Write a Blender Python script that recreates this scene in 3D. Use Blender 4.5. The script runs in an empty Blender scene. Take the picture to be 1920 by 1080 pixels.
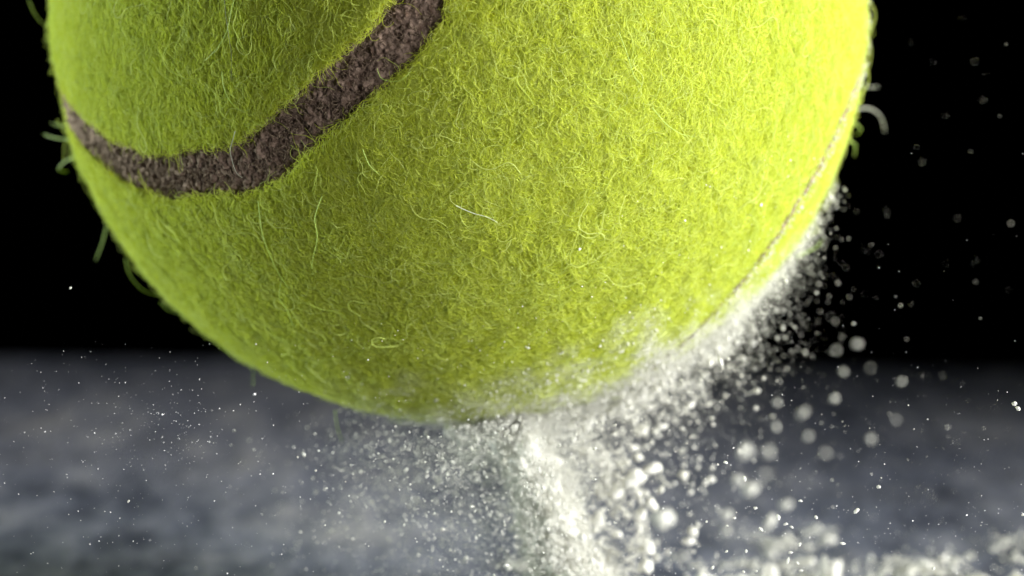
import bpy, math, random
import numpy as np
from mathutils import Vector, Matrix

# ------------------------------------------------------------------ units
# one Blender unit is one centimetre: the ball is 6.7 across
sc = bpy.context.scene
sc.unit_settings.system = 'METRIC'
sc.unit_settings.scale_length = 0.01
col = sc.collection
rng = np.random.default_rng(11)
random.seed(11)

# ------------------------------------------------------------------ camera
PITCH = math.radians(6.0)
CAM = np.array([0.0, -30.0, 5.75])
FWD = np.array([0.0, math.cos(PITCH), -math.sin(PITCH)])
UP = np.array([0.0, math.sin(PITCH), math.cos(PITCH)])
RIGHT = np.array([1.0, 0.0, 0.0])
FPX = 6900.0                                   # focal length in pixels of the 1920 wide photograph
FOCUS = 27.05
cd = bpy.data.cameras.new('camera')
cam = bpy.data.objects.new('camera', cd)
col.objects.link(cam)
cam.location = CAM
cam.rotation_euler = (math.radians(90) - PITCH, 0, 0)
cd.sensor_width = 36.0
cd.lens = 36.0 * FPX / 1920.0
cd.clip_start = 0.5
cd.clip_end = 500
cd.dof.use_dof = True
cd.dof.focus_distance = FOCUS
cd.dof.aperture_fstop = (cd.lens * 1e-3) / 0.46   # entrance pupil 4.6 mm
sc.camera = cam

# ------------------------------------------------------------------ world, lamps, exposure
w = bpy.data.worlds.new('World')
sc.world = w
w.use_nodes = True
w.node_tree.nodes['Background'].inputs[0].default_value = (0, 0, 0, 1)
w.node_tree.nodes['Background'].inputs[1].default_value = 0.0
BALL_R = 3.30
_d = np.array([(861 - 960) / FPX, (540 - 28) / FPX, 1.0])
BALL_C = CAM + (RIGHT * _d[0] + UP * _d[1] + FWD) / math.sqrt(_d @ _d) * 30.1


def softbox(name, offset, aim, sx, sy, power, color, spread=180):
    ld = bpy.data.lights.new(name, 'AREA')
    ld.shape = 'RECTANGLE'
    ld.size = sx
    ld.size_y = sy
    ld.energy = power
    ld.color = color
    ld.spread = math.radians(spread)
    o = bpy.data.objects.new(name, ld)
    col.objects.link(o)
    p = BALL_C + np.array(offset)
    o.location = p
    t = BALL_C + np.array(aim)
    o.rotation_euler = Vector(t - p).to_track_quat('-Z', 'Y').to_euler()
    return o


softbox('area_lamp', (23, -5, 4.5), (0, 0, 0.5), 14, 16, 4000, (1.0, 0.985, 0.94), 60)
softbox('area_lamp', (-20, 5, 0.5), (0, 0, 1), 8, 15, 1250, (0.88, 1.0, 0.93), 42)
softbox('area_lamp', (13, -21, -1.0), (1.2, 0, -4.2), 8, 8, 500, (0.98, 0.98, 1.0), 52)  # added fill lamp, aimed low to brighten the powder column and ball's underside
sc.view_settings.view_transform = 'Standard'
sc.view_settings.look = 'None'
sc.view_settings.exposure = 0.0
sc.view_settings.gamma = 1.0
sc.cycles.max_bounces = 8
sc.cycles.diffuse_bounces = 7
sc.cycles.transmission_bounces = 4
sc.cycles.use_denoising = True
sc.cycles.denoiser = 'OPENIMAGEDENOISE'
sc.cycles.denoising_input_passes = 'RGB_ALBEDO_NORMAL'
sc.cycles_curves.shape = 'RIBBONS'


# ------------------------------------------------------------------ helpers
def at(px, py, depth):
    """world point seen at a pixel of the 1920 x 1080 photograph, at a depth along the view axis"""
    px, py, depth = np.broadcast_arrays(np.asarray(px, float), np.asarray(py, float), np.asarray(depth, float))
    x = (px - 960) / FPX * depth
    y = (540 - py) / FPX * depth
    return CAM + x[..., None] * RIGHT + y[..., None] * UP + depth[..., None] * FWD


def on_ball(px, py, R=BALL_R):
    """unit direction from the ball's centre of the near surface seen at a pixel (clamped to the outline)"""
    P = at(px, py, 1.0) - CAM
    P = P / np.linalg.norm(P, axis=-1, keepdims=True)
    oc = CAM - BALL_C
    b = P @ oc
    disc = np.maximum(b * b - (oc @ oc - R * R), 0)
    t = -b - np.sqrt(disc)
    q = CAM + P * t[..., None] - BALL_C
    return q / np.linalg.norm(q, axis=-1, keepdims=True)


def on_table(px, py):
    P = at(px, py, 1.0) - CAM
    return CAM + P * (-CAM[2] / P[..., 2])[..., None]


_perm = rng.permutation(4096)
_vals = rng.random(4096) * 2 - 1


def noise3(P, seed=0):
    """smooth value noise, about -1..1"""
    P = np.asarray(P, float) + seed * 17.31
    i = np.floor(P).astype(np.int64)
    f = P - i
    u = f * f * f * (f * (f * 6 - 15) + 10)
    out = np.zeros(P.shape[0])
    for dx in (0, 1):
        wx = u[:, 0] if dx else 1 - u[:, 0]
        hx = _perm[(i[:, 0] + dx) & 4095]
        for dy in (0, 1):
            wy = u[:, 1] if dy else 1 - u[:, 1]
            hy = _perm[(hx + i[:, 1] + dy) & 4095]
            for dz in (0, 1):
                wz = u[:, 2] if dz else 1 - u[:, 2]
                out += wx * wy * wz * _vals[_perm[(hy + i[:, 2] + dz) & 4095]]
    return out


def fbm(P, octs=3, seed=0):
    s = 0
    a = 1.0
    t = 0
    for k in range(octs):
        s = s + a * noise3(P * 2 ** k, seed + k * 3)
        t += a
        a *= 0.5
    return s / t * 1.5


def tag(o, label=None, cat=None, group=None, kind=None):
    if label: o['label'] = label
    if cat: o['category'] = cat
    if group: o['group'] = group
    if kind: o['kind'] = kind
    return o


def mesh_obj(name, V, F, mat, parent=None, smooth=True, origin=None, uniform=None):
    """V (n,3); F an (m,k) array of equal sided faces"""
    V = np.asarray(V, dtype=np.float32)
    F = np.asarray(F, dtype=np.int32)
    if origin is not None:
        V = V - np.asarray(origin, dtype=np.float32)
    me = bpy.data.meshes.new(name)
    k = F.shape[1]
    me.vertices.add(len(V))
    me.vertices.foreach_set('co', V.ravel())
    me.loops.add(F.size)
    me.loops.foreach_set('vertex_index', F.ravel())
    me.polygons.add(len(F))
    me.polygons.foreach_set('loop_start', np.arange(0, F.size, k, dtype=np.int32))
    me.update(calc_edges=True)
    me.polygons.foreach_set('use_smooth', np.full(len(F), smooth, dtype=bool))
    me.validate()
    me.materials.append(mat)
    o = bpy.data.objects.new(name, me)
    col.objects.link(o)
    if origin is not None and parent is None:
        o.location = origin
    if parent is not None:
        o.parent = parent
    return o


# ------------------------------------------------------------------ materials
def new_mat(name):
    m = bpy.data.materials.new(name)
    m.use_nodes = True
    nt = m.node_tree
    b = nt.nodes['Principled BSDF']
    return m, nt, b


def N(nt, typ, **kw):
    n = nt.nodes.new(typ)
    for k, v in kw.items():
        setattr(n, k, v)
    return n


def ramp(nt, stops, src):
    r = nt.nodes.new('ShaderNodeValToRGB')
    e = r.color_ramp.elements
    e[0].position, e[0].color = stops[0][0], (*stops[0][1], 1)
    e[1].position, e[1].color = stops[1][0], (*stops[1][1], 1)
    for p, c in stops[2:]:
        x = e.new(p)
        x.color = (*c, 1)
    nt.links.new(src, r.inputs[0])
    return r


# felt fibres: dyed wool / nylon, slightly translucent, chalk dust stuck to some of it
def fibre_mat(name, stops, trans=0.3, rough=0.55, chalk=True):
    m, nt, b = new_mat(name)
    L = nt.links.new
    hi = N(nt, 'ShaderNodeHairInfo')
    r = ramp(nt, stops, hi.outputs['Random'])
    colr = r.outputs[0]
    if chalk:
        at_ = N(nt, 'ShaderNodeAttribute', attribute_name='chalk')
        mx = N(nt, 'ShaderNodeMix', data_type='RGBA')
        L(at_.outputs['Fac'], mx.inputs[0])
        L(colr, mx.inputs[6])
        mx.inputs[7].default_value = (0.80, 0.80, 0.74, 1)
        colr = mx.outputs[2]
    L(colr, b.inputs['Base Color'])
    b.inputs['Roughness'].default_value = rough
    b.inputs['Specular IOR Level'].default_value = 0.15
    tr = N(nt, 'ShaderNodeBsdfTranslucent')
    L(colr, tr.inputs[0])
    ms = N(nt, 'ShaderNodeMixShader')
    ms.inputs[0].default_value = trans
    L(b.outputs[0], ms.inputs[1])
    L(tr.outputs[0], ms.inputs[2])
    L(ms.outputs[0], nt.nodes['Material Output'].inputs[0])
    return m


M_fuzz = fibre_mat('felt_fibre', [(0.0, (0.50, 0.56, 0.045)), (1.0, (0.66, 0.72, 0.17)), (0.5, (0.58, 0.65, 0.075))], 0.42, 0.7)
M_curl = fibre_mat('felt_long_fibre', [(0.0, (0.46, 0.56, 0.10)), (1.0, (0.62, 0.70, 0.24)), (0.6, (0.54, 0.63, 0.14))], 0.38, 0.65)
M_lint = fibre_mat('seam_lint', [(0.0, (0.12, 0.08, 0.055)), (1.0, (0.36, 0.28, 0.19)), (0.75, (0.21, 0.155, 0.11))], 0.1, 0.7, False)

M_felt, nt, b = new_mat('felt_cloth')
n1 = N(nt, 'ShaderNodeTexNoise'); n1.inputs['Scale'].default_value = 14; n1.inputs['Detail'].default_value = 6
r = ramp(nt, [(0.3, (0.46, 0.44, 0.012)), (0.7, (0.58, 0.61, 0.03))], n1.outputs[0])
tc = N(nt, 'ShaderNodeTexCoord'); nt.links.new(tc.outputs['Object'], n1.inputs[0])
nt.links.new(r.outputs[0], b.inputs['Base Color'])
b.inputs['Roughness'].default_value = 0.95
b.inputs['Specular IOR Level'].default_value = 0.1
bp = N(nt, 'ShaderNodeBump'); bp.inputs['Distance'].default_value = 0.03
nt.links.new(n1.outputs[0], bp.inputs['Height']); nt.links.new(bp.outputs[0], b.inputs['Normal'])

M_seam, nt, b = new_mat('seam_rubber')
tc = N(nt, 'ShaderNodeTexCoord')
n1 = N(nt, 'ShaderNodeTexNoise'); n1.inputs['Scale'].default_value = 18; n1.inputs['Detail'].default_value = 8
n2 = N(nt, 'ShaderNodeTexNoise'); n2.inputs['Scale'].default_value = 60; n2.inputs['Detail'].default_value = 4
nt.links.new(tc.outputs['Object'], n1.inputs[0]); nt.links.new(tc.outputs['Object'], n2.inputs[0])
r = ramp(nt, [(0.32, (0.10, 0.063, 0.043)), (0.72, (0.33, 0.24, 0.18)), (0.5, (0.21, 0.148, 0.11))], n1.outputs[0])
nt.links.new(r.outputs[0], b.inputs['Base Color'])
b.inputs['Roughness'].default_value = 0.85
b.inputs['Specular IOR Level'].default_value = 0.12
bp = N(nt, 'ShaderNodeBump'); bp.inputs['Distance'].default_value = 0.012
nt.links.new(n2.outputs[0], bp.inputs['Height']); nt.links.new(bp.outputs[0], b.inputs['Normal'])

M_dark_fibre, nt, b = new_mat('dark_fibre')
b.inputs['Base Color'].default_value = (0.012, 0.018, 0.012, 1); b.inputs['Roughness'].default_value = 0.5
M_green_fibre, nt, b = new_mat('green_fibre')
b.inputs['Base Color'].default_value = (0.42, 0.60, 0.12, 1); b.inputs['Roughness'].default_value = 0.45
M_pale_fibre, nt, b = new_mat('pale_fibre')
b.inputs['Base Color'].default_value = (0.55, 0.58, 0.45, 1); b.inputs['Roughness'].default_value = 0.45

M_powder, nt, b = new_mat('chalk_powder')
tc = N(nt, 'ShaderNodeTexCoord')
n1 = N(nt, 'ShaderNodeTexNoise'); n1.inputs['Scale'].default_value = 9
nt.links.new(tc.outputs['Object'], n1.inputs[0])
r = ramp(nt, [(0.3, (0.66, 0.66, 0.59)), (0.7, (0.80, 0.80, 0.76))], n1.outputs[0])
nt.links.new(r.outputs[0], b.inputs['Base Color'])
b.inputs['Roughness'].default_value = 0.8
b.inputs['Specular IOR Level'].default_value = 0.25
b.inputs['Specular IOR Level'].default_value = 0.0
tr = N(nt, 'ShaderNodeBsdfTranslucent'); nt.links.new(r.outputs[0], tr.inputs[0])
ms = N(nt, 'ShaderNodeMixShader'); ms.inputs[0].default_value = 0.38
nt.links.new(b.outputs[0], ms.inputs[1]); nt.links.new(tr.outputs[0], ms.inputs[2])
nt.links.new(ms.outputs[0], nt.nodes['Material Output'].inputs[0])
M_crystal, nt, b = new_mat('chalk_grain')
b.inputs['Base Color'].default_value = (0.88, 0.88, 0.88, 1); b.inputs['Roughness'].default_value = 0.35
b.inputs['Specular IOR Level'].default_value = 0.6

# ------------------------------------------------------------------ setting: stone table top, black backdrop
M_table, nt, b = new_mat('stone_table')
L = nt.links.new
tc = N(nt, 'ShaderNodeTexCoord')
mp = N(nt, 'ShaderNodeMapping'); mp.inputs['Scale'].default_value = (1.0, 0.30, 1.0); mp.inputs['Rotation'].default_value = (0, 0, 0.5)
L(tc.outputs['Object'], mp.inputs[0])
n1 = N(nt, 'ShaderNodeTexNoise'); n1.inputs['Scale'].default_value = 0.42; n1.inputs['Detail'].default_value = 5; n1.inputs['Roughness'].default_value = 0.55; n1.inputs['Distortion'].default_value = 0.6
n2 = N(nt, 'ShaderNodeTexNoise'); n2.inputs['Scale'].default_value = 2.4; n2.inputs['Detail'].default_value = 6; n2.inputs['Roughness'].default_value = 0.65
n3 = N(nt, 'ShaderNodeTexNoise'); n3.inputs['Scale'].default_value = 0.8; n3.inputs['Detail'].default_value = 2
L(mp.outputs[0], n1.inputs[0]); L(mp.outputs[0], n2.inputs[0]); L(tc.outputs['Object'], n3.inputs[0])
mx = N(nt, 'ShaderNodeMix'); mx.inputs[0].default_value = 0.42
L(n1.outputs[0], mx.inputs[2]); L(n2.outputs[0], mx.inputs[3])
r = ramp(nt, [(0.36, (0.034, 0.039, 0.058)), (0.66, (0.40, 0.40, 0.41)), (0.46, (0.125, 0.136, 0.172)), (0.55, (0.225, 0.235, 0.275))], mx.outputs[0])
r3 = ramp(nt, [(0.40, (0.95, 0.98, 1.05)), (0.70, (1.0, 1.0, 1.0))], n3.outputs[0])
mm = N(nt, 'ShaderNodeMix', data_type='RGBA', blend_type='MULTIPLY'); mm.inputs[0].default_value = 1
L(r.outputs[0], mm.inputs[6]); L(r3.outputs[0], mm.inputs[7])
L(mm.outputs[2], b.inputs['Base Color'])
b.inputs['Roughness'].default_value = 0.85
b.inputs['Specular IOR Level'].default_value = 0.12
bp = N(nt, 'ShaderNodeBump'); bp.inputs['Distance'].default_value = 0.06; bp.inputs['Strength'].default_value = 0.7
L(n2.outputs[0], bp.inputs['Height']); L(bp.outputs[0], b.inputs['Normal'])

xs = np.linspace(-32, 32, 161)
ys = np.linspace(-24, 0, 121)
SL = -0.084
back = 16.2
gx, gy = np.meshgrid(xs, ys, indexing='ij')
top = np.stack([gx, gy + back + gx * SL, np.zeros_like(gx)], -1).reshape(-1, 3)
top[:, 2] = -0.02 - 0.02 * (fbm(top * np.array([0.9, 0.9, 1]), 4, 5) + 1)
edge = (gy.reshape(-1) > -0.01)
top[edge, 2] -= 0.12
nx, ny = len(xs), len(ys)
idx = np.arange(nx * ny).reshape(nx, ny)
F = np.stack([idx[:-1, :-1], idx[1:, :-1], idx[1:, 1:], idx[:-1, 1:]], -1).reshape(-1, 4)
nb = len(top)
low = top.copy(); low[:, 2] = -2.0
rim = np.concatenate([idx[:, 0], idx[-1, 1:], idx[::-1, -1][1:], idx[0, ::-1][1:-1]])
rv = top[rim].copy(); rv[:, 2] = -2.2
V = np.concatenate([top, rv])
ri = np.arange(len(rim)) + nb
F2 = np.stack([rim, np.roll(rim, -1), np.roll(ri, -1), ri], -1)
tt = mesh_obj('table_top', V, np.concatenate([F, F2[:, ::-1]]), M_table)
tag(tt, 'grey mottled stone table top under the ball, dusted with white powder', None, None, 'structure')

M_black, nt, b = new_mat('black_velvet')
b.inputs['Base Color'].default_value = (0.0008, 0.0008, 0.001, 1); b.inputs['Roughness'].default_value = 1.0
b.inputs['Specular IOR Level'].default_value = 0.0
bx = np.linspace(-90, 90, 61)
bz = np.linspace(-30, 80, 12)
gx, gz = np.meshgrid(bx, bz, indexing='ij')
V = np.stack([gx, 60 + 0.6 * np.sin(gx * 0.5) - np.abs(gx) * 0.05, gz], -1).reshape(-1, 3)
idx = np.arange(V.shape[0]).reshape(len(bx), len(bz))
F = np.stack([idx[:-1, :-1], idx[1:, :-1], idx[1:, 1:], idx[:-1, 1:]], -1).reshape(-1, 4)
tag(mesh_obj('backdrop', V, F, M_black), 'black cloth backdrop behind the table', None, None, 'structure')

# ------------------------------------------------------------------ the ball
BASE = BALL_C - np.array([0, 0, BALL_R])
ball = bpy.data.objects.new('tennis_ball', None)
ball.location = BASE
col.objects.link(ball)
tag(ball, 'fuzzy yellow-green tennis ball bouncing off the dusty table, white powder on its underside', 'tennis ball')
LC = np.array([0, 0, BALL_R])                     # ball centre in the ball's own coordinates
TOCAM = (CAM - BALL_C) / np.linalg.norm(CAM - BALL_C)


def unit(v):
    return v / np.linalg.norm(v, axis=-1, keepdims=True)


# seam: one closed curve round the ball; its two visible stretches follow the photograph
left_arc = on_ball(*np.array([(119, 160), (130, 188), (148, 217), (193, 268), (250, 306), (310, 328), (360, 324), (410, 314), (455, 317), (505, 294),
                              (575, 222), (625, 178), (675, 140), (725, 96), (768, 48), (795, 8)], float).T, R=3.22)
right_arc = on_ball(*np.array([(1612, 20), (1602, 90), (1578, 170), (1545, 250), (1515, 310), (1478, 372), (1434, 440), (1388, 503), (1330, 565)], float).T, R=3.22)


def cdir(x, y, z):
    """direction given as right, up, towards the camera"""
    back_ = -FWD
    return unit(x * RIGHT + y * UP + z * back_)


up_lobe = np.array([cdir(-.05, .28, .95), cdir(.06, .62, .78), cdir(.32, .86, .40), cdir(.66, .74, .05), cdir(.9, .42, .0)])
under = np.array([cdir(.48, -.85, .18), cdir(.25, -.93, -.25), cdir(.02, -.7, -.7), cdir(-.15, -.2, -.97), cdir(-.45, .25, -.85),
                  cdir(-.8, .25, -.55), cdir(-.98, .02, -.2)])
ctrl = np.concatenate([left_arc, up_lobe, right_arc, under])
n = len(ctrl)
pts = []
for i in range(n):
    p0, p1, p2, p3 = ctrl[(i - 1) % n], ctrl[i], ctrl[(i + 1) % n], ctrl[(i + 2) % n]
    # centripetal-like: scale tangents by neighbouring chord lengths
    d1 = np.linalg.norm(p2 - p1)
    t1 = unit(p2 - p0) * d1
    t2 = unit(p3 - p1) * d1
    m = max(2, int(d1 * 3.25 / 0.02))
    t = np.linspace(0, 1, m, endpoint=False)[:, None]
    pts.append((2 * t ** 3 - 3 * t ** 2 + 1) * p1 + (t ** 3 - 2 * t ** 2 + t) * t1 + (-2 * t ** 3 + 3 * t ** 2) * p2 + (t ** 3 - t ** 2) * t2)
seam = unit(np.concatenate(pts))
_k = 45
_ker = np.hanning(_k); _ker /= _ker.sum()
seam = unit(np.stack([np.convolve(np.concatenate([seam[-_k:, a], seam[:, a], seam[:_k, a]]), _ker, 'same')[_k:-_k] for a in range(3)], -1))
HW = 0.205


def seam_hw(D):
    """ragged half width of the gap between the felt panels near direction D"""
    w_ = HW + 0.016 * fbm(D * 9, 2, 40) + 0.016 * noise3(D * 40, 44)
    far = np.clip((D @ RIGHT - 0.28) / 0.12, 0, 1)
    return w_ * (1 - 0.83 * far)


def seam_dist(D):
    out = np.empty(len(D))
    S = seam[::3].astype(np.float32)
    for a in range(0, len(D), 20000):
        c = D[a:a + 20000].astype(np.float32) @ S.T
        out[a:a + 20000] = np.arccos(np.clip(c.max(1), -1, 1))
    return out * BALL_R


# which panel: side of the closed curve, tested in a stereographic projection from a pole well off the curve
pole = cdir(.25, .2, .94)
_ax = unit(np.cross(pole, [0, 0, 1.0])); _ay = np.cross(pole, _ax)


def stereo(D):
    k = 1 + D @ pole
    return np.stack([D @ _ax / k, D @ _ay / k], -1)


_poly = stereo(seam[::8])


def panel_of(D):
    q = stereo(D)
    res = np.zeros(len(q), bool)
    A = _poly; Bp = np.roll(_poly, -1, 0)
    for (x1, y1), (x2, y2) in zip(A, Bp):
        if y1 == y2: continue
        c = ((y1 > q[:, 1]) != (y2 > q[:, 1])) & (q[:, 0] < (x2 - x1) * (q[:, 1] - y1) / (y2 - y1) + x1)
        res ^= c
    return res


# felt backing, fine cube sphere with lumps
nn = 150
lin = np.tan(np.linspace(-math.pi / 4, math.pi / 4, nn + 1))
Vs, Fs = [], []
for ax in range(3):
    for s in (-1, 1):
        a, b_ = np.meshgrid(lin, lin, indexing='ij')
        P = np.empty((nn + 1, nn + 1, 3))
        P[..., ax] = s; P[..., (ax + 1) % 3] = a; P[..., (ax + 2) % 3] = b_
        off = sum(len(v) for v in Vs)
        Vs.append(unit(P.reshape(-1, 3)))
        ii = np.arange((nn + 1) ** 2).reshape(nn + 1, nn + 1) + off
        q = np.stack([ii[:-1, :-1], ii[1:, :-1], ii[1:, 1:], ii[:-1, 1:]], -1).reshape(-1, 4)
        Fs.append(q if s > 0 else q[:, ::-1])
D = np.concatenate(Vs); F = np.concatenate(Fs)
sd = seam_dist(D); hw = seam_hw(D)
rr = BALL_R - 0.042 + 0.012 * fbm(D * 22, 3, 8)
k = np.clip((sd - hw + 0.03) / 0.07, 0, 1)
rr = rr * k + (BALL_R - 0.13) * (1 - k)
side = panel_of(D)
V = D * rr[:, None] + LC
fs = sd[F].min(1) - hw[F].max(1) > -0.012
fside = side[F].mean(1) > 0.5
panels = []
for s in (True, False):
    m_ = fs & (fside == s)
    used, inv = np.unique(F[m_], return_inverse=True)
    o = mesh_obj('felt_panel', V[used], inv.reshape(-1, 4), M_felt, ball)
    panels.append(o)

# seam strip: rough foamy rubber at the bottom of the gap
step_pts = []
vis = (seam @ TOCAM > -0.1) & (seam @ UP < 0.25)
fine = []
for i in range(len(seam)):
    p, q = seam[i], seam[(i + 1) % len(seam)]
    m = 2 if vis[i] else 1
    if not vis[i] and i % 3: continue
    for j in range(m):
        fine.append(p + (q - p) * j / m)
fine = unit(np.array(fine))
tan = unit(np.roll(fine, -2, 0) - np.roll(fine, 2, 0))
side_v = unit(np.cross(fine, tan))
nw = 52
u = np.linspace(-0.29, 0.29, nw)
ufar = 1 - 0.905 * np.clip((fine @ RIGHT - 0.28) / 0.12, 0, 1)
P = unit(fine[:, None, :] * BALL_R + side_v[:, None, :] * u[None, :, None] * ufar[:, None, None]).reshape(-1, 3)
hgt = 0.016 * fbm(P * 26, 3, 20) + 0.034 * np.abs(noise3(P * 90, 21)) + 0.016 * noise3(P * 180, 22) - 0.030 * np.maximum(noise3(P * 48, 23), 0) ** 0.5
far = np.clip((P @ RIGHT - 0.30) / 0.12, 0, 1)
rad = BALL_R - 0.085 + hgt * (1 - 0.6 * far) + 0.078 * far + 0.035 * np.clip((-(P @ RIGHT) - 0.86) / 0.08, 0, 1) + 0.02 * (1 - np.tile((u / 0.29) ** 2, len(fine)))
Pw = P * rad[:, None] + LC
m_ = len(fine)
idx = np.arange(m_ * nw).reshape(m_, nw)
nxt = np.roll(idx, -1, 0)
F = np.stack([idx[:, :-1], idx[:, 1:], nxt[:, 1:], nxt[:, :-1]], -1).reshape(-1, 4)
seam_o = mesh_obj('seam', Pw, F[:, ::-1], M_seam, ball)
tag(seam_o, 'rough brown rubber seam between the felt panels')


# ------------------------------------------------------------------ fibres
def tangent_frame(D):
    a = UP - (D @ UP)[:, None] * D
    a = unit(a + 1e-6)
    return a, np.cross(D, a)


def chalk_amount(D):
    """how much powder sticks: the underside towards the right, where the ball hit"""
    x, y, z = D @ RIGHT, D @ UP, D @ -FWD
    ph = np.degrees(np.arctan2(-y, x))
    win = np.interp(ph, [18, 34, 80, 112], [0, 1, 1, 0])
    zt = np.interp(ph, [20, 36, 46, 60, 90], [-0.02, 0.16, 0.34, 0.54, 0.44])
    nz = fbm(D * 14, 3, 60)
    return np.clip((zt - z + 0.15 * nz) / 0.26, 0, 1) * win * (0.62 + 0.38 * np.clip(0.5 + nz, 0, 1)) * np.clip((z + 0.9) / 0.2, 0, 1)


def rand_dirs(n_, zone):
    D_ = unit(rng.normal(size=(int(n_ * 6), 3)))
    vis_ = (D_ @ TOCAM > -0.12) & (D_ @ UP < 0.20)
    D_ = D_[vis_] if zone == 'seen' else D_[~vis_]
    return D_[:n_]


def curves_obj(name, P, radius, chalk, mat, parent):
    n_, K, _ = P.shape
    cu = bpy.data.hair_curves.new(name)
    cu.add_curves([K] * n_)
    cu.attributes['position'].data.foreach_set('vector', P.astype(np.float32).ravel()) if 'position' in cu.attributes else cu.points.foreach_set('position', P.astype(np.float32).ravel())
    ra = cu.attributes.get('radius') or cu.attributes.new('radius', 'FLOAT', 'POINT')
    taper = np.linspace(1, 0.35, K)[None, :] if K < 20 else np.ones((1, K))
    ra.data.foreach_set('value', (radius[:, None] * taper).astype(np.float32).ravel())
    if chalk is not None:
        ca = cu.attributes.new('chalk', 'FLOAT', 'POINT')
        ca.data.foreach_set('value', chalk.astype(np.float32).ravel())
    cu.materials.append(mat)
    o = bpy.data.objects.new(name, cu)
    col.objects.link(o)
    o.parent = parent
    o['kind'] = 'stuff'
    return o


def grow(D, K, length, curl, hmax, h0, comb, tuft, heading_noise=1.0):
    """each fibre walks over the surface, turning as it goes, lifting off and (mostly) settling again"""
    n_ = len(D)
    A, B = tangent_frame(D)
    # combing direction: strongly downwards on the big right-hand panel, loose elsewhere
    x = D @ RIGHT
    combf = comb * np.clip((x + 0.25) / 0.5, 0.15, 1)
    th = rng.uniform(-math.pi, math.pi, n_)
    down = math.pi + 1.1 * fbm(D * 5, 2, 70)
    dth = (down - th + math.pi) % (2 * math.pi) - math.pi
    pick = rng.random(n_)
    th = th + dth * np.where(pick < combf, 0.8, 0.0)
    kap = rng.normal(0, 1, n_) * curl
    wob = rng.uniform(0, 2 * math.pi, n_)
    wf = rng.uniform(0.6, 1.8, n_)
    st = length / (K - 1)
    lump = fbm(D * 16, 2, 80)
    hm = hmax * (0.75 + 0.55 * lump)
    # pull neighbouring fibres into tufts
    e = 0.01
    def g(fr, sd_):
        n0 = noise3(D * fr, sd_)
        ga = noise3((D + A * e) * fr, sd_) - n0
        gb = noise3((D + B * e) * fr, sd_) - n0
        return (A * ga[:, None] + B * gb[:, None]) / e / fr
    pull = (g(38, 90) * 0.030 + g(85, 91) * 0.014) * tuft / BALL_R * 1.6
    out = np.empty((n_, K, 3))
    Dk = unit(D + pull * 0.5)
    pull_step = pull / K
    tipup = rng.random(n_) < 0.22
    for k_ in range(K):
        t = k_ / (K - 1)
        arch = np.sin(math.pi * min(t * 0.92, 1))
        hgt_ = h0 + hm * np.where(tipup, t ** 0.8, arch) + 0.004 * np.sin(wob + 7 * t * wf)
        out[:, k_] = Dk * (BALL_R + hgt_)[:, None]
        th = th + kap + 0.35 * heading_noise * np.sin(wob + 2 * math.pi * wf * t) + rng.normal(0, 0.18, n_)
        a_, b2 = tangent_frame(Dk)
        Dk = unit(Dk + (a_ * np.cos(th)[:, None] + b2 * np.sin(th)[:, None]) * (st / BALL_R)[:, None] + pull_step)
    return out


def fibres(n_, zone, K, lmin, lmax, curl, hmax, rad_, mat, name, comb=0.5, tuft=1.0, margin=-0.015):
    D_ = rand_dirs(n_, zone)
    sd_ = seam_dist(D_)
    D_ = D_[sd_ > seam_hw(D_) + margin]
    m2 = len(D_)
    ln = rng.uniform(lmin, lmax, m2)
    hm = hmax * rng.uniform(0.3, 1.0, m2) ** 1.3
    P_ = grow(D_, K, ln, curl, hm, rng.uniform(-0.045, -0.005, m2), comb, tuft)
    near = np.ones(m2, bool)
    for kk in (K // 3, K // 2, (3 * K) // 4, K - 1):
        Dt = unit(P_[:, kk])
        near &= seam_dist(Dt) > seam_hw(Dt) - 0.05
    near |= rng.random(m2) < 0.08
    D_, P_ = D_[near], P_[near]
    m2 = len(D_)
    r_ = rad_ * rng.uniform(0.7, 1.3, m2)
    ch = chalk_amount(unit(P_.reshape(-1, 3))).reshape(m2, K)
    ch = np.clip(ch * 1.0, 0, 1) * rng.uniform(0.35, 1.0, (m2, 1))
    sides = panel_of(D_)
    for s_, po in ((True, panels[0]), (False, panels[1])):
        q = sides == s_
        if q.sum() > 0:
            curves_obj(name, P_[q] + LC, r_[q], ch[q], mat, po)


fibres(480000, 'seen', 6, 0.05, 0.17, 0.40, 0.036, 0.0019, M_fuzz, 'felt_fuzz', 0.5)
fibres(30000, 'unseen', 6, 0.12, 0.30, 0.30, 0.065, 0.0050, M_fuzz, 'felt_fuzz', 0.5)
fibres(18000, 'seen', 11, 0.12, 0.34, 0.30, 0.080, 0.0018, M_curl, 'felt_curls', 0.35, 0.6)
fibres(500, 'seen', 20, 0.4, 0.7, 0.18, 0.13, 0.0023, M_curl, 'felt_curls', 0.3, 0.4)

# lint and crumbs caught in the seam
sv = fine[(fine @ TOCAM > -0.05) & (fine @ UP < 0.25)]
tv = side_v[(fine @ TOCAM > -0.05) & (fine @ UP < 0.25)]
ii = rng.integers(0, len(sv), 14000)
D_ = unit(sv[ii] + tv[ii] * (rng.uniform(-0.22, 0.22, 14000) / BALL_R)[:, None] + rng.normal(0, 0.002, (14000, 3)))
P_ = grow(D_, 5, rng.uniform(0.02, 0.075, 14000), 0.6, rng.uniform(0.0, 0.035, 14000), rng.uniform(-0.085, -0.055, 14000), 0.0, 0.3)
curves_obj('seam_lint', P_ + LC, rng.uniform(0.0018, 0.0042, 14000), None, M_lint, seam_o)


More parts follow.
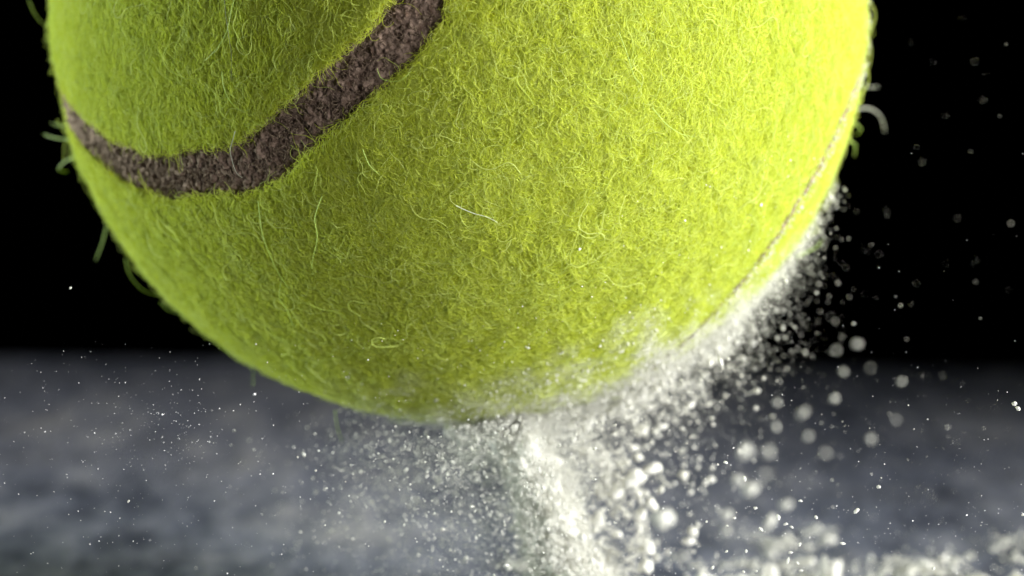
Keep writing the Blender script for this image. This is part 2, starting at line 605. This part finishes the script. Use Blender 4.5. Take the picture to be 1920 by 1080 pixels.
# single loose fibres that the photograph lets you follow
def tube(name, P, r0, mat, parent, label):
    P = np.asarray(P, float)
    # resample with Catmull-Rom
    Q = []
    m = len(P)
    for i in range(m - 1):
        p0, p1, p2, p3 = P[max(i - 1, 0)], P[i], P[i + 1], P[min(i + 2, m - 1)]
        for t in np.linspace(0, 1, 7, endpoint=False):
            Q.append(0.5 * ((2 * p1) + (-p0 + p2) * t + (2 * p0 - 5 * p1 + 4 * p2 - p3) * t * t + (-p0 + 3 * p1 - 3 * p2 + p3) * t ** 3))
    Q.append(P[-1])
    Q = np.array(Q)
    r0 = r0 * 0.62
    T = unit(np.gradient(Q, axis=0))
    S1 = unit(np.cross(T, FWD)); S2 = np.cross(T, S1)
    V, F = [], []
    for i, q in enumerate(Q):
        rr_ = r0 * (1 - 0.5 * i / len(Q))
        for j in range(6):
            a = j * math.pi / 3
            V.append(q + rr_ * (math.cos(a) * S1[i] + math.sin(a) * S2[i]))
    for i in range(len(Q) - 1):
        for j in range(6):
            F.append((i * 6 + j, i * 6 + (j + 1) % 6, (i + 1) * 6 + (j + 1) % 6, (i + 1) * 6 + j))
    o = mesh_obj(name, np.array(V) - BASE, F, mat, parent)
    if label: o['label'] = label
    return o


def strand_on(pxs, lift, r0, mat, panel, label=None):
    P = np.array(pxs, float)
    Dd = on_ball(P[:, 0], P[:, 1])
    l = np.full(len(P), lift) if np.isscalar(lift) else np.array(lift)
    return tube('stray_fibre', BALL_C + Dd * (BALL_R + l)[:, None], r0, mat, panel, label)


def strand_off(pxs, depth, r0, mat, panel, label=None):
    P = np.array(pxs, float)
    return tube('stray_fibre', at(P[:, 0], P[:, 1], np.linspace(depth, depth + 0.25, len(P))), r0, mat, panel, label)


_dl = panel_of(on_ball(np.array([450.]), np.array([120.])))[0]
PL = panels[0] if _dl else panels[1]
PR = panels[1] if _dl else panels[0]
strand_on([(455, -20), (450, 10), (441, 60), (420, 92), (392, 112)], [.06, .1, .12, .11, .05], .0042, M_green_fibre, PL, 'long pale green fibre hanging over the left panel')
strand_on([(433, -15), (442, 30), (449, 70), (451, 105), (443, 150)], [.09, .13, .14, .12, .07], .0040, M_dark_fibre, PL, 'dark hair-like fibre')
strand_on([(433, 130), (437, 160), (450, 186), (470, 201), (484, 198)], .12, .0038, M_green_fibre, PL)
strand_on([(452, 240), (447, 254), (436, 278), (435, 300), (440, 325), (447, 338)], [.08, .07, .03, .0, -.02, -.05], .0036, M_pale_fibre, PL)
strand_on([(706, 129), (716, 146), (738, 151), (757, 146), (772, 132)], [-.02, .02, .04, .06, .03], .0038, M_green_fibre, PR)
strand_on([(490, 372), (505, 425), (520, 462), (535, 497), (548, 532)], [.05, .11, .12, .11, .06], .0042, M_green_fibre, PR)
strand_on([(608, 362), (600, 395), (605, 430), (596, 470), (590, 495)], [.05, .11, .12, .11, .06], .0040, M_green_fibre, PR)
strand_on([(560, 590), (548, 560), (535, 540), (540, 505)], .11, .0036, M_green_fibre, PR)
strand_on([(1150, 60), (1165, 100), (1178, 140), (1192, 155)], .11, .0036, M_green_fibre, PR)
strand_on([(1210, 195), (1235, 225), (1262, 243), (1284, 248)], .11, .0036, M_green_fibre, PR)
strand_on([(855, 372), (885, 385), (910, 392), (930, 402)], .12, .0036, M_pale_fibre, PR)
strand_on([(686, 272), (698, 300), (714, 316)], .10, .0036, M_green_fibre, PR)
strand_off([(1604, 204), (1632, 204), (1652, 220), (1659, 246)], 31.2, .0075, M_pale_fibre, PR, 'blurred pale fibre curling off the right edge')
strand_off([(1610, 150), (1625, 162), (1645, 163)], 31.3, .006, M_pale_fibre, PR)
strand_off([(1600, 228), (1614, 242), (1606, 253)], 30.6, .007, M_green_fibre, PR)
strand_off([(1590, 262), (1603, 272), (1602, 292)], 30.6, .007, M_green_fibre, PR)
strand_off([(1492, 482), (1515, 472), (1532, 462), (1541, 450)], 29.9, .006, M_green_fibre, PR)
strand_off([(200, 425), (192, 455), (180, 487)], 30.4, .010, M_green_fibre, PR)
strand_off([(235, 485), (243, 515), (268, 544), (306, 556)], 30.2, .007, M_green_fibre, PR)
strand_off([(300, 566), (318, 583), (346, 589)], 30.2, .007, M_green_fibre, PR)
strand_off([(405, 640), (440, 672), (472, 690), (474, 725)], 30.0, .007, M_green_fibre, PR)
strand_off([(628, 768), (632, 800), (641, 828)], 29.7, .005, M_green_fibre, PR)
strand_off([(128, 232), (112, 236), (96, 231)], 30.4, .007, M_green_fibre, PR)
strand_off([(134, 262), (105, 259), (82, 252)], 30.4, .009, M_green_fibre, PR)
strand_off([(140, 296), (122, 303), (110, 318), (126, 322)], 30.4, .010, M_green_fibre, PR)
strand_off([(54, 0), (64, 24), (76, 40), (92, 54)], 30.4, .008, M_green_fibre, PL)

# ------------------------------------------------------------------ powder
OCT_V = np.array([(1, 0, 0), (-1, 0, 0), (0, 1, 0), (0, -1, 0), (0, 0, 1), (0, 0, -1)], float)
OCT_F = np.array([(0, 2, 4), (2, 1, 4), (1, 3, 4), (3, 0, 4), (2, 0, 5), (1, 2, 5), (3, 1, 5), (0, 3, 5)])


def ico(sub):
    import bmesh
    bm = bmesh.new()
    bmesh.ops.create_icosphere(bm, subdivisions=sub, radius=1)
    bm.verts.ensure_lookup_table()
    v = np.array([x.co[:] for x in bm.verts]); f = np.array([[q.index for q in x.verts] for x in bm.faces])
    bm.free()
    return v, f


ICO1 = ico(1)
ICO2 = ico(2)
ICO3 = ico(3)


def rand_mats(n_, aniso):
    q = unit(rng.normal(size=(n_, 4)))
    w_, x, y, z = q.T
    R = np.stack([1 - 2 * (y * y + z * z), 2 * (x * y - z * w_), 2 * (x * z + y * w_), 2 * (x * y + z * w_), 1 - 2 * (x * x + z * z), 2 * (y * z - x * w_),
                  2 * (x * z - y * w_), 2 * (y * z + x * w_), 1 - 2 * (x * x + y * y)], -1).reshape(n_, 3, 3)
    s = np.exp(rng.normal(0, aniso, (n_, 3)))
    return R * s[:, None, :]


def grains(name, P, size, mat, label, parent=None, base=None, aniso=0.3, jit=0.15, smooth=True, cat='powder'):
    bv, bf = base if base is not None else (OCT_V, OCT_F)
    P = np.asarray(P); size = np.asarray(size)
    n_ = len(P)
    M_ = rand_mats(n_, aniso)
    J = bv[None] * (1 + rng.uniform(-jit, jit, (n_, len(bv), 1)))
    V = P[:, None] + np.einsum('nij,nkj->nki', M_, J) * size[:, None, None]
    F = (bf[None] + (np.arange(n_) * len(bv))[:, None, None]).reshape(-1, 3)
    V = V.reshape(-1, 3)
    if parent is not None:
        V = V - BASE
    o = mesh_obj(name, V, F, mat, parent, smooth)
    tag(o, label, None if parent is not None else cat, None, 'stuff')
    return o


def px2cm(px, depth=30.0):
    return px * depth / FPX


C_PX = (861.0, 28.0); R_PX = 768.0

# 1. powder stuck in the felt of the underside (part of the ball)
D_ = unit(cdir(.52, -.80, .05) + rng.normal(0, 0.45, (160000, 3)))
ca = chalk_amount(D_)
keep = rng.random(len(D_)) < ca ** 1.2 * 0.36
D_ = D_[keep]
sz = np.exp(rng.normal(math.log(0.0046), 0.45, len(D_)))
grains('chalk_coating', BALL_C + D_ * (BALL_R + rng.uniform(0.0, 0.085, len(D_)))[:, None], sz, M_powder, 'white powder caught in the felt', ball)
# sparser single grains over the lower right of the ball
ex = rng.uniform(700, 1560, 26000); ey = rng.uniform(250, 800, 26000)
rn = np.hypot(ex - C_PX[0], ey - C_PX[1]) / R_PX
dens = np.clip(((ex - 700) / 900 + (ey - 250) / 550) / 2 - 0.35, 0, 1) ** 1.5 * 0.30
k = (rn < 0.995) & (rng.random(len(ex)) < dens)
D_ = on_ball(ex[k], ey[k])
grains('chalk_coating', BALL_C + D_ * (BALL_R + rng.uniform(0.03, 0.09, len(D_)))[:, None], np.exp(rng.normal(math.log(0.0035), 0.45, len(D_))), M_crystal,
       'scattered white powder grains on the felt', ball)


# powder packed along the thin right-hand stretch of the seam
m_r = (seam @ RIGHT > 0.5) & (seam @ TOCAM > -0.05)
sr = seam[m_r]
ii = rng.integers(0, len(sr), 2600)
q = rng.random(2600) < np.clip((sr[ii] @ -UP) * 1.3 + 0.35 + 0.5 * noise3(sr[ii] * 22, 61), 0.05, 0.9)
D_ = unit(sr[ii][q] + rng.normal(0, 0.0065, (q.sum(), 3)))
grains('chalk_coating', BALL_C + D_ * (BALL_R + rng.uniform(0.0, 0.05, len(D_)))[:, None], np.exp(rng.normal(math.log(0.005), 0.4, len(D_))), M_powder,
       'white powder packed in the thin seam on the right', ball)


# 2. spray thrown off the lower right edge
def edge_pts(n_, a0, a1, mean_fn, pw=1.0):
    a = a0 + (a1 - a0) * rng.random(n_) ** pw          # image angle, 0 = right, 90 = straight down
    off = rng.exponential(1.0, n_) * mean_fn(a)
    r_ = R_PX + off
    ar = np.radians(a)
    return C_PX[0] + r_ * np.cos(ar), C_PX[1] + r_ * np.sin(ar), off


def clumpy(px, py, depth, scale, thr, seed):
    """keep grains where a lumpy density is high"""
    P = at(px, py, depth)
    return fbm(P * scale, 3, seed) > thr


mean = lambda a: np.interp(a, [18, 26, 36, 48, 60, 75, 90], [2, 6, 15, 30, 44, 34, 20])
px, py, off = edge_pts(30000, 29, 90, mean, 0.75)
dp = rng.normal(30.1, 0.75, len(px))
k = clumpy(px, py, dp, 6.0, 0.0, 100) & (off < 420)
spray1 = (px[k], py[k], dp[k])
grains('powder_spray', at(*spray1), px2cm(np.exp(rng.normal(math.log(0.78), 0.5, k.sum()))), M_powder, 'fine white powder spraying off the lower right edge of the ball')
px, py, off = edge_pts(1500, 24, 88, lambda a: mean(a) * 1.6)
dp = rng.normal(30.0, 0.7, len(px))
k = clumpy(px, py, dp, 3.0, -0.25, 101) & (off < 380)
grains('powder_spray', at(px[k], py[k], dp[k]), px2cm(np.exp(rng.normal(math.log(1.15), 0.5, k.sum()))), M_powder,
       'coarser white crumbs flying off the right side of the ball', base=ICO1, smooth=True)

px, py, off = edge_pts(15000, 48, 92, lambda a: mean(a) * 0.8)
dp = rng.normal(30.0, 0.35, len(px))
k = clumpy(px, py, dp, 6.5, 0.30, 103) & (off < 300)
grains('powder_spray', at(px[k], py[k], dp[k]), px2cm(np.exp(rng.normal(math.log(1.9), 0.5, k.sum()))), M_powder,
       'clotted white powder breaking away under the lower right of the ball')

# 3. column of powder falling below the ball
cy = np.array([770, 800, 850, 900, 950, 1000, 1050, 1100, 1150.])
cx = np.array([955, 962, 985, 1008, 1028, 1038, 1060, 1090, 1115.])
cw = np.array([70, 60, 56, 56, 62, 70, 76, 90, 100.])


def column(n_, wide, ypow=1.0):
    y = 775 + 365 * rng.random(n_) ** ypow
    x = np.interp(y, cy, cx) + rng.normal(0, 1, n_) * np.interp(y, cy, cw) * wide
    d = rng.normal(30.0, 0.38 * (0.7 + 0.5 * (y - 775) / 365), n_)
    return x, y, d


x, y, d = column(165000, 0.36)
k = clumpy(x, y, d, 4.6, -0.24, 110)
grains('powder_column', at(x[k], y[k], d[k]), px2cm(np.exp(rng.normal(math.log(1.75), 0.5, k.sum()))), M_powder, 'dense white powder falling in a column from under the ball')
x, y, d = column(1500, 0.28)
k = clumpy(x, y, d, 3.4, -0.15, 110)
grains('powder_column', at(x[k], y[k], d[k]), px2cm(np.exp(rng.normal(math.log(9.0), 0.4, k.sum()))), M_powder,
       'thick soft white heart of the falling powder column', base=ICO3, smooth=True, jit=0.10)
x, y, d = column(6500, 0.36)
k = clumpy(x, y, d, 3.4, -0.05, 110)
grains('powder_column', at(x[k], y[k], d[k]), px2cm(np.exp(rng.normal(math.log(4.0), 0.45, k.sum()))), M_powder,
       'soft white powder lumps inside the falling column', base=ICO1, smooth=True)
# wider crumbs to the right of the column
n_ = 60000
x = rng.uniform(1000, 1360, n_); y = rng.uniform(740, 1110, n_)
d = rng.normal(30.0, 0.28, n_)
fall = np.exp(-np.clip(x - np.interp(y, cy, cx), 0, 999) / 130) * np.clip((1370 - x) / 180, 0, 1)
edge_in = np.hypot(x - C_PX[0], y - C_PX[1]) > R_PX
k = edge_in & (rng.random(n_) < fall) & clumpy(x, y, d, 4.6, 0.27, 120)
grains('powder_crumbs', at(x[k], y[k], d[k]), px2cm(np.exp(rng.normal(math.log(2.3), 0.5, k.sum()))), M_powder, 'white crumbs scattered right of the falling column')
# thin mist on the left of the column and under the ball
n_ = 42000
g_ = rng.normal(0, 1, n_); x = 985 + np.where(g_ < 0, g_ * 170, g_ * 80); y = 770 + rng.gamma(2.2, 72, n_)
d = rng.normal(29.9, 1.0, n_)
k = (np.hypot(x - C_PX[0], y - C_PX[1]) > R_PX - 25) & clumpy(x, y, d, 4.5, -0.05, 130) & (y < 1120)
grains('powder_mist', at(x[k], y[k], d[k]), px2cm(np.exp(rng.normal(math.log(1.0), 0.45, k.sum()))), M_powder, 'thin powder mist drifting left of the falling column')
n_ = 9000
x = rng.uniform(960, 1900, n_); y = rng.uniform(700, 1100, n_); d = rng.normal(30.5, 2.0, n_)
k = (rng.random(n_) < np.exp(-(x - 1050) / 220)) & (np.hypot(x - C_PX[0], y - C_PX[1]) > R_PX)
grains('powder_mist', at(x[k], y[k], d[k]), px2cm(np.exp(rng.normal(math.log(0.8), 0.4, k.sum()))), M_powder, 'thin powder mist drifting right of the falling column')

# 4. tiny sharp specks hanging in the air in front
def specks(n_, fx, fy, smin, label, extra=None):
    x = fx(n_); y = fy(n_)
    d = rng.normal(27.1, 0.35, n_)
    s = np.exp(rng.normal(math.log(smin), 0.42, n_))
    grains('dust_specks', at(x, y, d), px2cm(s, 27), M_crystal, label)


specks(600, lambda n: rng.beta(1.3, 1.6, n) * 760, lambda n: 640 + rng.beta(1.4, 1.6, n) * 460, 0.5, 'tiny sharp dust specks floating over the left of the table')
specks(170, lambda n: 300 + rng.normal(0, 70, n), lambda n: 800 + rng.normal(0, 50, n), 0.6, 'cluster of bright dust specks above the table left of the ball')
specks(1000, lambda n: rng.uniform(1000, 1920, n), lambda n: 1090 - rng.exponential(150, n), 0.5, 'tiny sharp dust specks floating over the right of the table')
specks(260, lambda n: rng.uniform(640, 1500, n), lambda n: rng.uniform(560, 900, n), 0.5, 'fine dust specks hanging before the underside of the ball')

# blurred specks against the black on the right and upper right
n_ = 134
x = np.concatenate([1480 + rng.exponential(50, 110), rng.uniform(1640, 1920, 24)]); y = np.concatenate([rng.uniform(380, 700, 110), rng.uniform(0, 640, 24)])
d = rng.normal(30.6, 1.0, n_)
k = np.hypot(x - C_PX[0], y - C_PX[1]) > R_PX + 12
grains('dust_specks', at(x[k], y[k], d[k]), px2cm(np.exp(rng.normal(math.log(1.0), 0.3, k.sum()))), M_powder, 'soft pale dust specks against the black right of the ball')


# 5. lumps and flakes one can point at
def lump(name, px, py, depth, size_px, stretch, ang, label, group, cat='powder clump', n_balls=5, mat=M_powder):
    """an irregular clump: one lumpy body displaced by noise"""
    s = px2cm(size_px, depth)
    v, f = ICO3
    c = at(px, py, depth)
    sd_ = random.random() * 50
    P = v * (1 + 0.38 * fbm(v * 1.5 + sd_, 3, 7)[:, None] + 0.10 * noise3(v * 6 + sd_, 9)[:, None])
    P[:, 0] *= stretch
    ca_, sa = math.cos(ang), math.sin(ang)
    W = P[:, 0:1] * (RIGHT * ca_ + UP * sa) + P[:, 1:2] * (-RIGHT * sa + UP * ca_) + P[:, 2:3] * FWD
    o = mesh_obj(name, c + W * s, f, mat, None, True, origin=c)
    tag(o, label, cat, group)
    return o


blur_g = 'blurred powder clumps flying right of the ball'
for px, py, sz_, st_, ang, dpt, lab in [
    (1607, 645, 13, 1.35, 0.0, 38.5, 'blurred oval grey clump, topmost against the black background'),
    (1568, 657, 11, 1.0, 0.0, 38.5, 'round blurred grey clump just left of the topmost oval one'),
    (1582, 697, 13, 1.0, 0.6, 38, 'pale blurred clump at the far edge of the table below the two topmost'),
    (1632, 690, 12, 1.0, 0.0, 38.5, 'round blurred clump right of the others at the table edge'),
    (1690, 716, 10, 1.0, 0.0, 39, 'faint round clump farthest to the right near the table edge'),
    (1565, 748, 12, 1.0, 0.3, 38, 'round blurred clump over the dark table, above the slanted long one'),
    (1505, 775, 13, 2.3, 0.6, 38, 'long slanted blurred clump over the dark table'),
    (1457, 755, 11, 1.3, 1.1, 37.5, 'blurred clump left of the long slanted one'),
    (1456, 800, 12, 1.9, -1.3, 37.5, 'upright elongated blurred clump below the long slanted one'),
    (1516, 818, 15, 1.2, 0.8, 38, 'wide blurred clump below the right end of the long slanted one'),
    (1633, 824, 14, 1.1, -0.9, 38.5, 'lone blurred clump right of the spray, half way down the table'),
    (1680, 787, 11, 1.0, 0, 38.5, 'small round blurred clump above the lone one on the right'),
    (1548, 850, 11, 1.2, -0.6, 38, 'dim small blurred clump below the wide one'),
    (1405, 848, 13, 1.0, 0, 35, 'bright white blurred clump left of a comma shaped one'),
    (1396, 845, 15, 1.9, 1.2, 34.5, 'comma shaped bright white clump, blurred'),
    (1440, 848, 13, 1.2, 1.2, 35.5, 'bright upright blurred clump right of the comma shaped one'),
    (1434, 888, 12, 1.0, 0, 36.5, 'soft blurred clump below the bright upright one'),
    (1385, 900, 13, 1.5, -0.6, 34, 'small upper lobe above the triangular white clump'),
    (1407, 918, 19, 1.3, 0.5, 34, 'large triangular white clump below the comma shaped one'),
    (1475, 947, 12, 1.5, 0.1, 34, 'bright round blurred clump right of the triangular one'),
    (1445, 978, 14, 1.9, 1.0, 33, 'slanted blurred clump over the small crisp flakes'),
    (1363, 967, 13, 1.4, 0.3, 33, 'soft yellowish blurred clump left of the slanted one'),
    (1553, 1014, 14, 1.9, 0.15, 33, 'wide white blurred clump low over the table on the right'),
    (1512, 1000, 10, 1.0, 0, 33.5, 'small round blurred clump left of the wide low one'),
    (1244, 972, 26, 1.3, 0.5, 33, 'biggest soft grey-white clump, right of the falling column'),
]:
    lump('powder_clump', px, py, random.uniform(33.0, 35.5) if dpt > 37 else dpt, sz_ * (random.uniform(0.24, 0.46) if dpt > 37 else 0.58), st_, ang, lab, blur_g)

crumb_g = 'white crumbs right of the falling column'
for px, py, sz_, st_, ang, lab in [
    (1188, 900, 17, 1.6, 0.5, 'yellowish crumb with a long arm, right of the column under the ball'),
    (1222, 880, 11, 1.9, 0.3, 'knobbly arm reaching right from the yellowish crumb'),
    (1155, 925, 13, 1.3, 0.1, 'ring shaped crumb with a dark hole'),
    (1198, 924, 7, 1.3, 1.4, 'small oval crumb right of the ring shaped one'),
    (1220, 945, 11, 1.4, -0.8, 'crumb above the biggest soft grey clump'),
    (1203, 965, 10, 1.6, 1.2, 'crumb touching the left side of the biggest soft clump'),
    (1122, 975, 12, 1.9, 1.3, 'upright crumb just right of the column'),
    (1158, 1002, 9, 1.3, 0.2, 'flat crumb between the column and the soft grey clump'),
    (1215, 1030, 12, 1.3, 0.4, 'crumb low down near the bottom edge, right of the column'),
    (1210, 1062, 14, 1.2, 0.6, 'round crumb at the bottom edge right of the column'),
    (1298, 997, 10, 1.0, 0, 'upper one of two small bright crumbs'),
    (1290, 1016, 10, 1.5, 0.1, 'lower one of two small bright crumbs'),
    (1200, 745, 14, 1.2, 0.4, 'bright lump just under the powdery edge of the ball'),
    (1160, 765, 15, 1.6, 0.5, 'long bright lump below the powdery edge of the ball'),
    (1105, 790, 12, 1.3, 1.3, 'upright lump hanging under the ball above the column'),
    (1240, 800, 8, 1.8, 0.1, 'flat crumb floating right of the column below the ball'),
]:
    lump('powder_crumb', px, py, 29.6 + 0.3 * random.random(), sz_ * 0.85, st_, ang, lab, crumb_g, 'powder crumb')

flake_g = 'crisp white flakes floating in front'
for px, py, sz_, st_, ang, lab in [
    (1902, 757, 4.5, 1.2, 0.7, 'upper of two joined crisp flakes at the right edge'),
    (1909, 766, 4.5, 1.3, -0.6, 'lower of two joined crisp flakes at the right edge'),
    (1648, 913, 3.6, 1.3, 0.2, 'crisp angular flake alone over the table on the right'),
    (1606, 958, 3.6, 2.0, 0.8, 'crisp elongated flake below the lone angular one'),
    (1530, 970, 3.2, 1.3, -0.8, 'crisp flake left of the elongated one'),
    (1501, 939, 2.8, 1.6, -0.3, 'crisp flake over the round blurred clump'),
    (1416, 953, 3.6, 1.1, 0.4, 'crisp boxy flake below the triangular clump'),
    (1396, 897, 3.4, 1.8, -1.3, 'crisp upright flake on the triangular clump'),
    (1360, 867, 3.2, 1.5, -0.5, 'crisp flake above the triangular clump'),
    (1346, 871, 2.4, 1.0, 0, 'small crisp dot left of the flake above the triangular clump'),
    (1459, 970, 4.2, 1.5, -1.2, 'largest crisp flake with ragged outline'),
    (1427, 993, 3.4, 1.6, -0.9, 'crisp flake below left of the ragged one'),
    (1473, 983, 2.8, 1.8, 0.3, 'crisp narrow flake below right of the ragged one'),
    (1484, 988, 2.4, 1.8, -0.6, 'crisp small flake at the end of the narrow one'),
    (1377, 971, 2.6, 1.3, 0.1, 'crisp flake on the yellowish clump'),
    (1363, 986, 2.2, 1.3, 0.1, 'tiny crisp flake under the yellowish clump'),
    (1325, 978, 2.2, 1.3, 0.9, 'tiny crisp flake above the two bright crumbs'),
    (1499, 1021, 3.2, 1.4, 0.9, 'crisp flake left of the wide low clump'),
    (1580, 1019, 3.0, 2.0, -0.2, 'crisp curved flake right of the wide low clump'),
    (1477, 1052, 3.2, 2.4, 1.3, 'crisp upright flake near the bottom edge'),
    (1482, 1036, 2.6, 1.8, 0.1, 'crisp flat flake above the upright bottom one'),
    (1495, 1056, 2.4, 1.6, -1.0, 'crisp small flake right of the upright bottom one'),
    (1502, 1070, 2.6, 2.0, 0.0, 'crisp flat flake at the bottom edge'),
    (1399, 1033, 2.6, 1.4, 1.0, 'crisp flake over the left bottom mound'),
    (1362, 1034, 2.2, 1.6, 0.6, 'crisp pair of specks left of the bottom mound'),
    (1418, 1071, 2.4, 1.5, 0.4, 'crisp speck at the bottom edge left of the mound'),
    (1394, 1072, 2.4, 1.4, -0.7, 'crisp speck at the bottom edge below the left mound'),
    (1336, 1064, 2.8, 1.6, 0.9, 'crisp flake near the bottom edge by the left mound'),
    (1750, 1066, 3.4, 1.2, 1.1, 'ragged crisp flake near the bottom right'),
    (1918, 965, 3.0, 1.0, 0, 'crisp speck cut by the right edge'),
    (132, 540, 2.6, 1.2, 0.8, 'brightest crisp speck against the black on the left'),
    (241, 940, 2.4, 1.4, 0.8, 'brightest crisp speck over the table on the left'),
]:
    lump('powder_flake', px, py, 27.05 + random.uniform(-.12, .12), sz_ * 0.85, st_, ang, lab, flake_g, 'powder flake')


# 6. powder lying on the table: soft mounds and scatter
def mound(px, py, rad_, hgt_, stretch, label):
    c = on_table(np.array([px], float), np.array([py], float))[0]
    c[2] = -0.05
    nr, na = 16, 44
    V = [[0, 0, 1.0]]
    for i in range(1, nr + 1):
        for j in range(na):
            a = j / na * 2 * math.pi
            V.append([math.cos(a) * i / nr, math.sin(a) * i / nr, 0])
    V = np.array(V)
    r_ = np.hypot(V[:, 0], V[:, 1])
    nz = fbm(V * 2.2 + px, 3, 3)
    edge_w = 1 + 0.35 * fbm(unit(V + 1e-6) * 1.6 + px, 2, 4)
    V[:, 2] = np.clip(1 - r_ ** 1.7, 0, 1) * (1 + 0.55 * nz) * hgt_ * 0.62
    V[:, 2] += 0.16 * hgt_ * noise3(V * 7 + px, 5) * (r_ < 0.95)
    V[:, 0] *= rad_ * stretch * edge_w; V[:, 1] *= rad_ * edge_w
    F = [[0, 1 + j, 1 + (j + 1) % na] for j in range(na)]
    for i in range(nr - 1):
        for j in range(na):
            a, b2 = 1 + i * na + j, 1 + i * na + (j + 1) % na
            F.append([a, a + na, b2]); F.append([b2, a + na, b2 + na])
    o = mesh_obj('powder_mound', c + V, F, M_powder, None, True, origin=c)
    tag(o, label, 'powder mound', 'powder mounds on the table')


for a in [
    (1110, 1190, 0.60, 0.45, 1.2, 'main white powder mound where the falling column lands'),
    (1556, 1097, 0.13, 0.38, 1.0, 'narrow peaked white mound at the bottom edge right of centre'),
    (1315, 1100, 0.14, 0.24, 1.4, 'low white mound between the column and the slanted flakes'),
    (1440, 1095, 0.11, 0.30, 1.1, 'small upright mound under the crisp flakes'),
    (1375, 1097, 0.11, 0.20, 1.5, 'flat mound left of the small upright one'),
    (1740, 1062, 0.12, 0.07, 1.3, 'blurred pale mound on the right part of the table'),
    (1835, 1088, 0.15, 0.15, 1.2, 'tall pale mound near the bottom right corner'),
    (1905, 1092, 0.13, 0.22, 1.0, 'bright mound in the bottom right corner'),
]:
    mound(*a)

nc = 90
cxy = np.stack([rng.normal(3.4, 2.0, nc), rng.normal(0.2, 1.8, nc)], -1)
ci = rng.integers(0, nc, 3600)
sp = rng.uniform(0.03, 0.16, nc)[ci]
xy = cxy[ci] + rng.normal(0, 1, (3600, 2)) * sp[:, None] * np.array([1.3, 1.0])
P_ = np.stack([xy[:, 0], xy[:, 1], -0.045 + np.abs(rng.normal(0, 0.35, 3600)) * sp], -1)
grains('scattered_powder', P_, np.exp(rng.normal(math.log(0.012), 0.6, len(P_))), M_powder, 'white powder scattered over the table top')
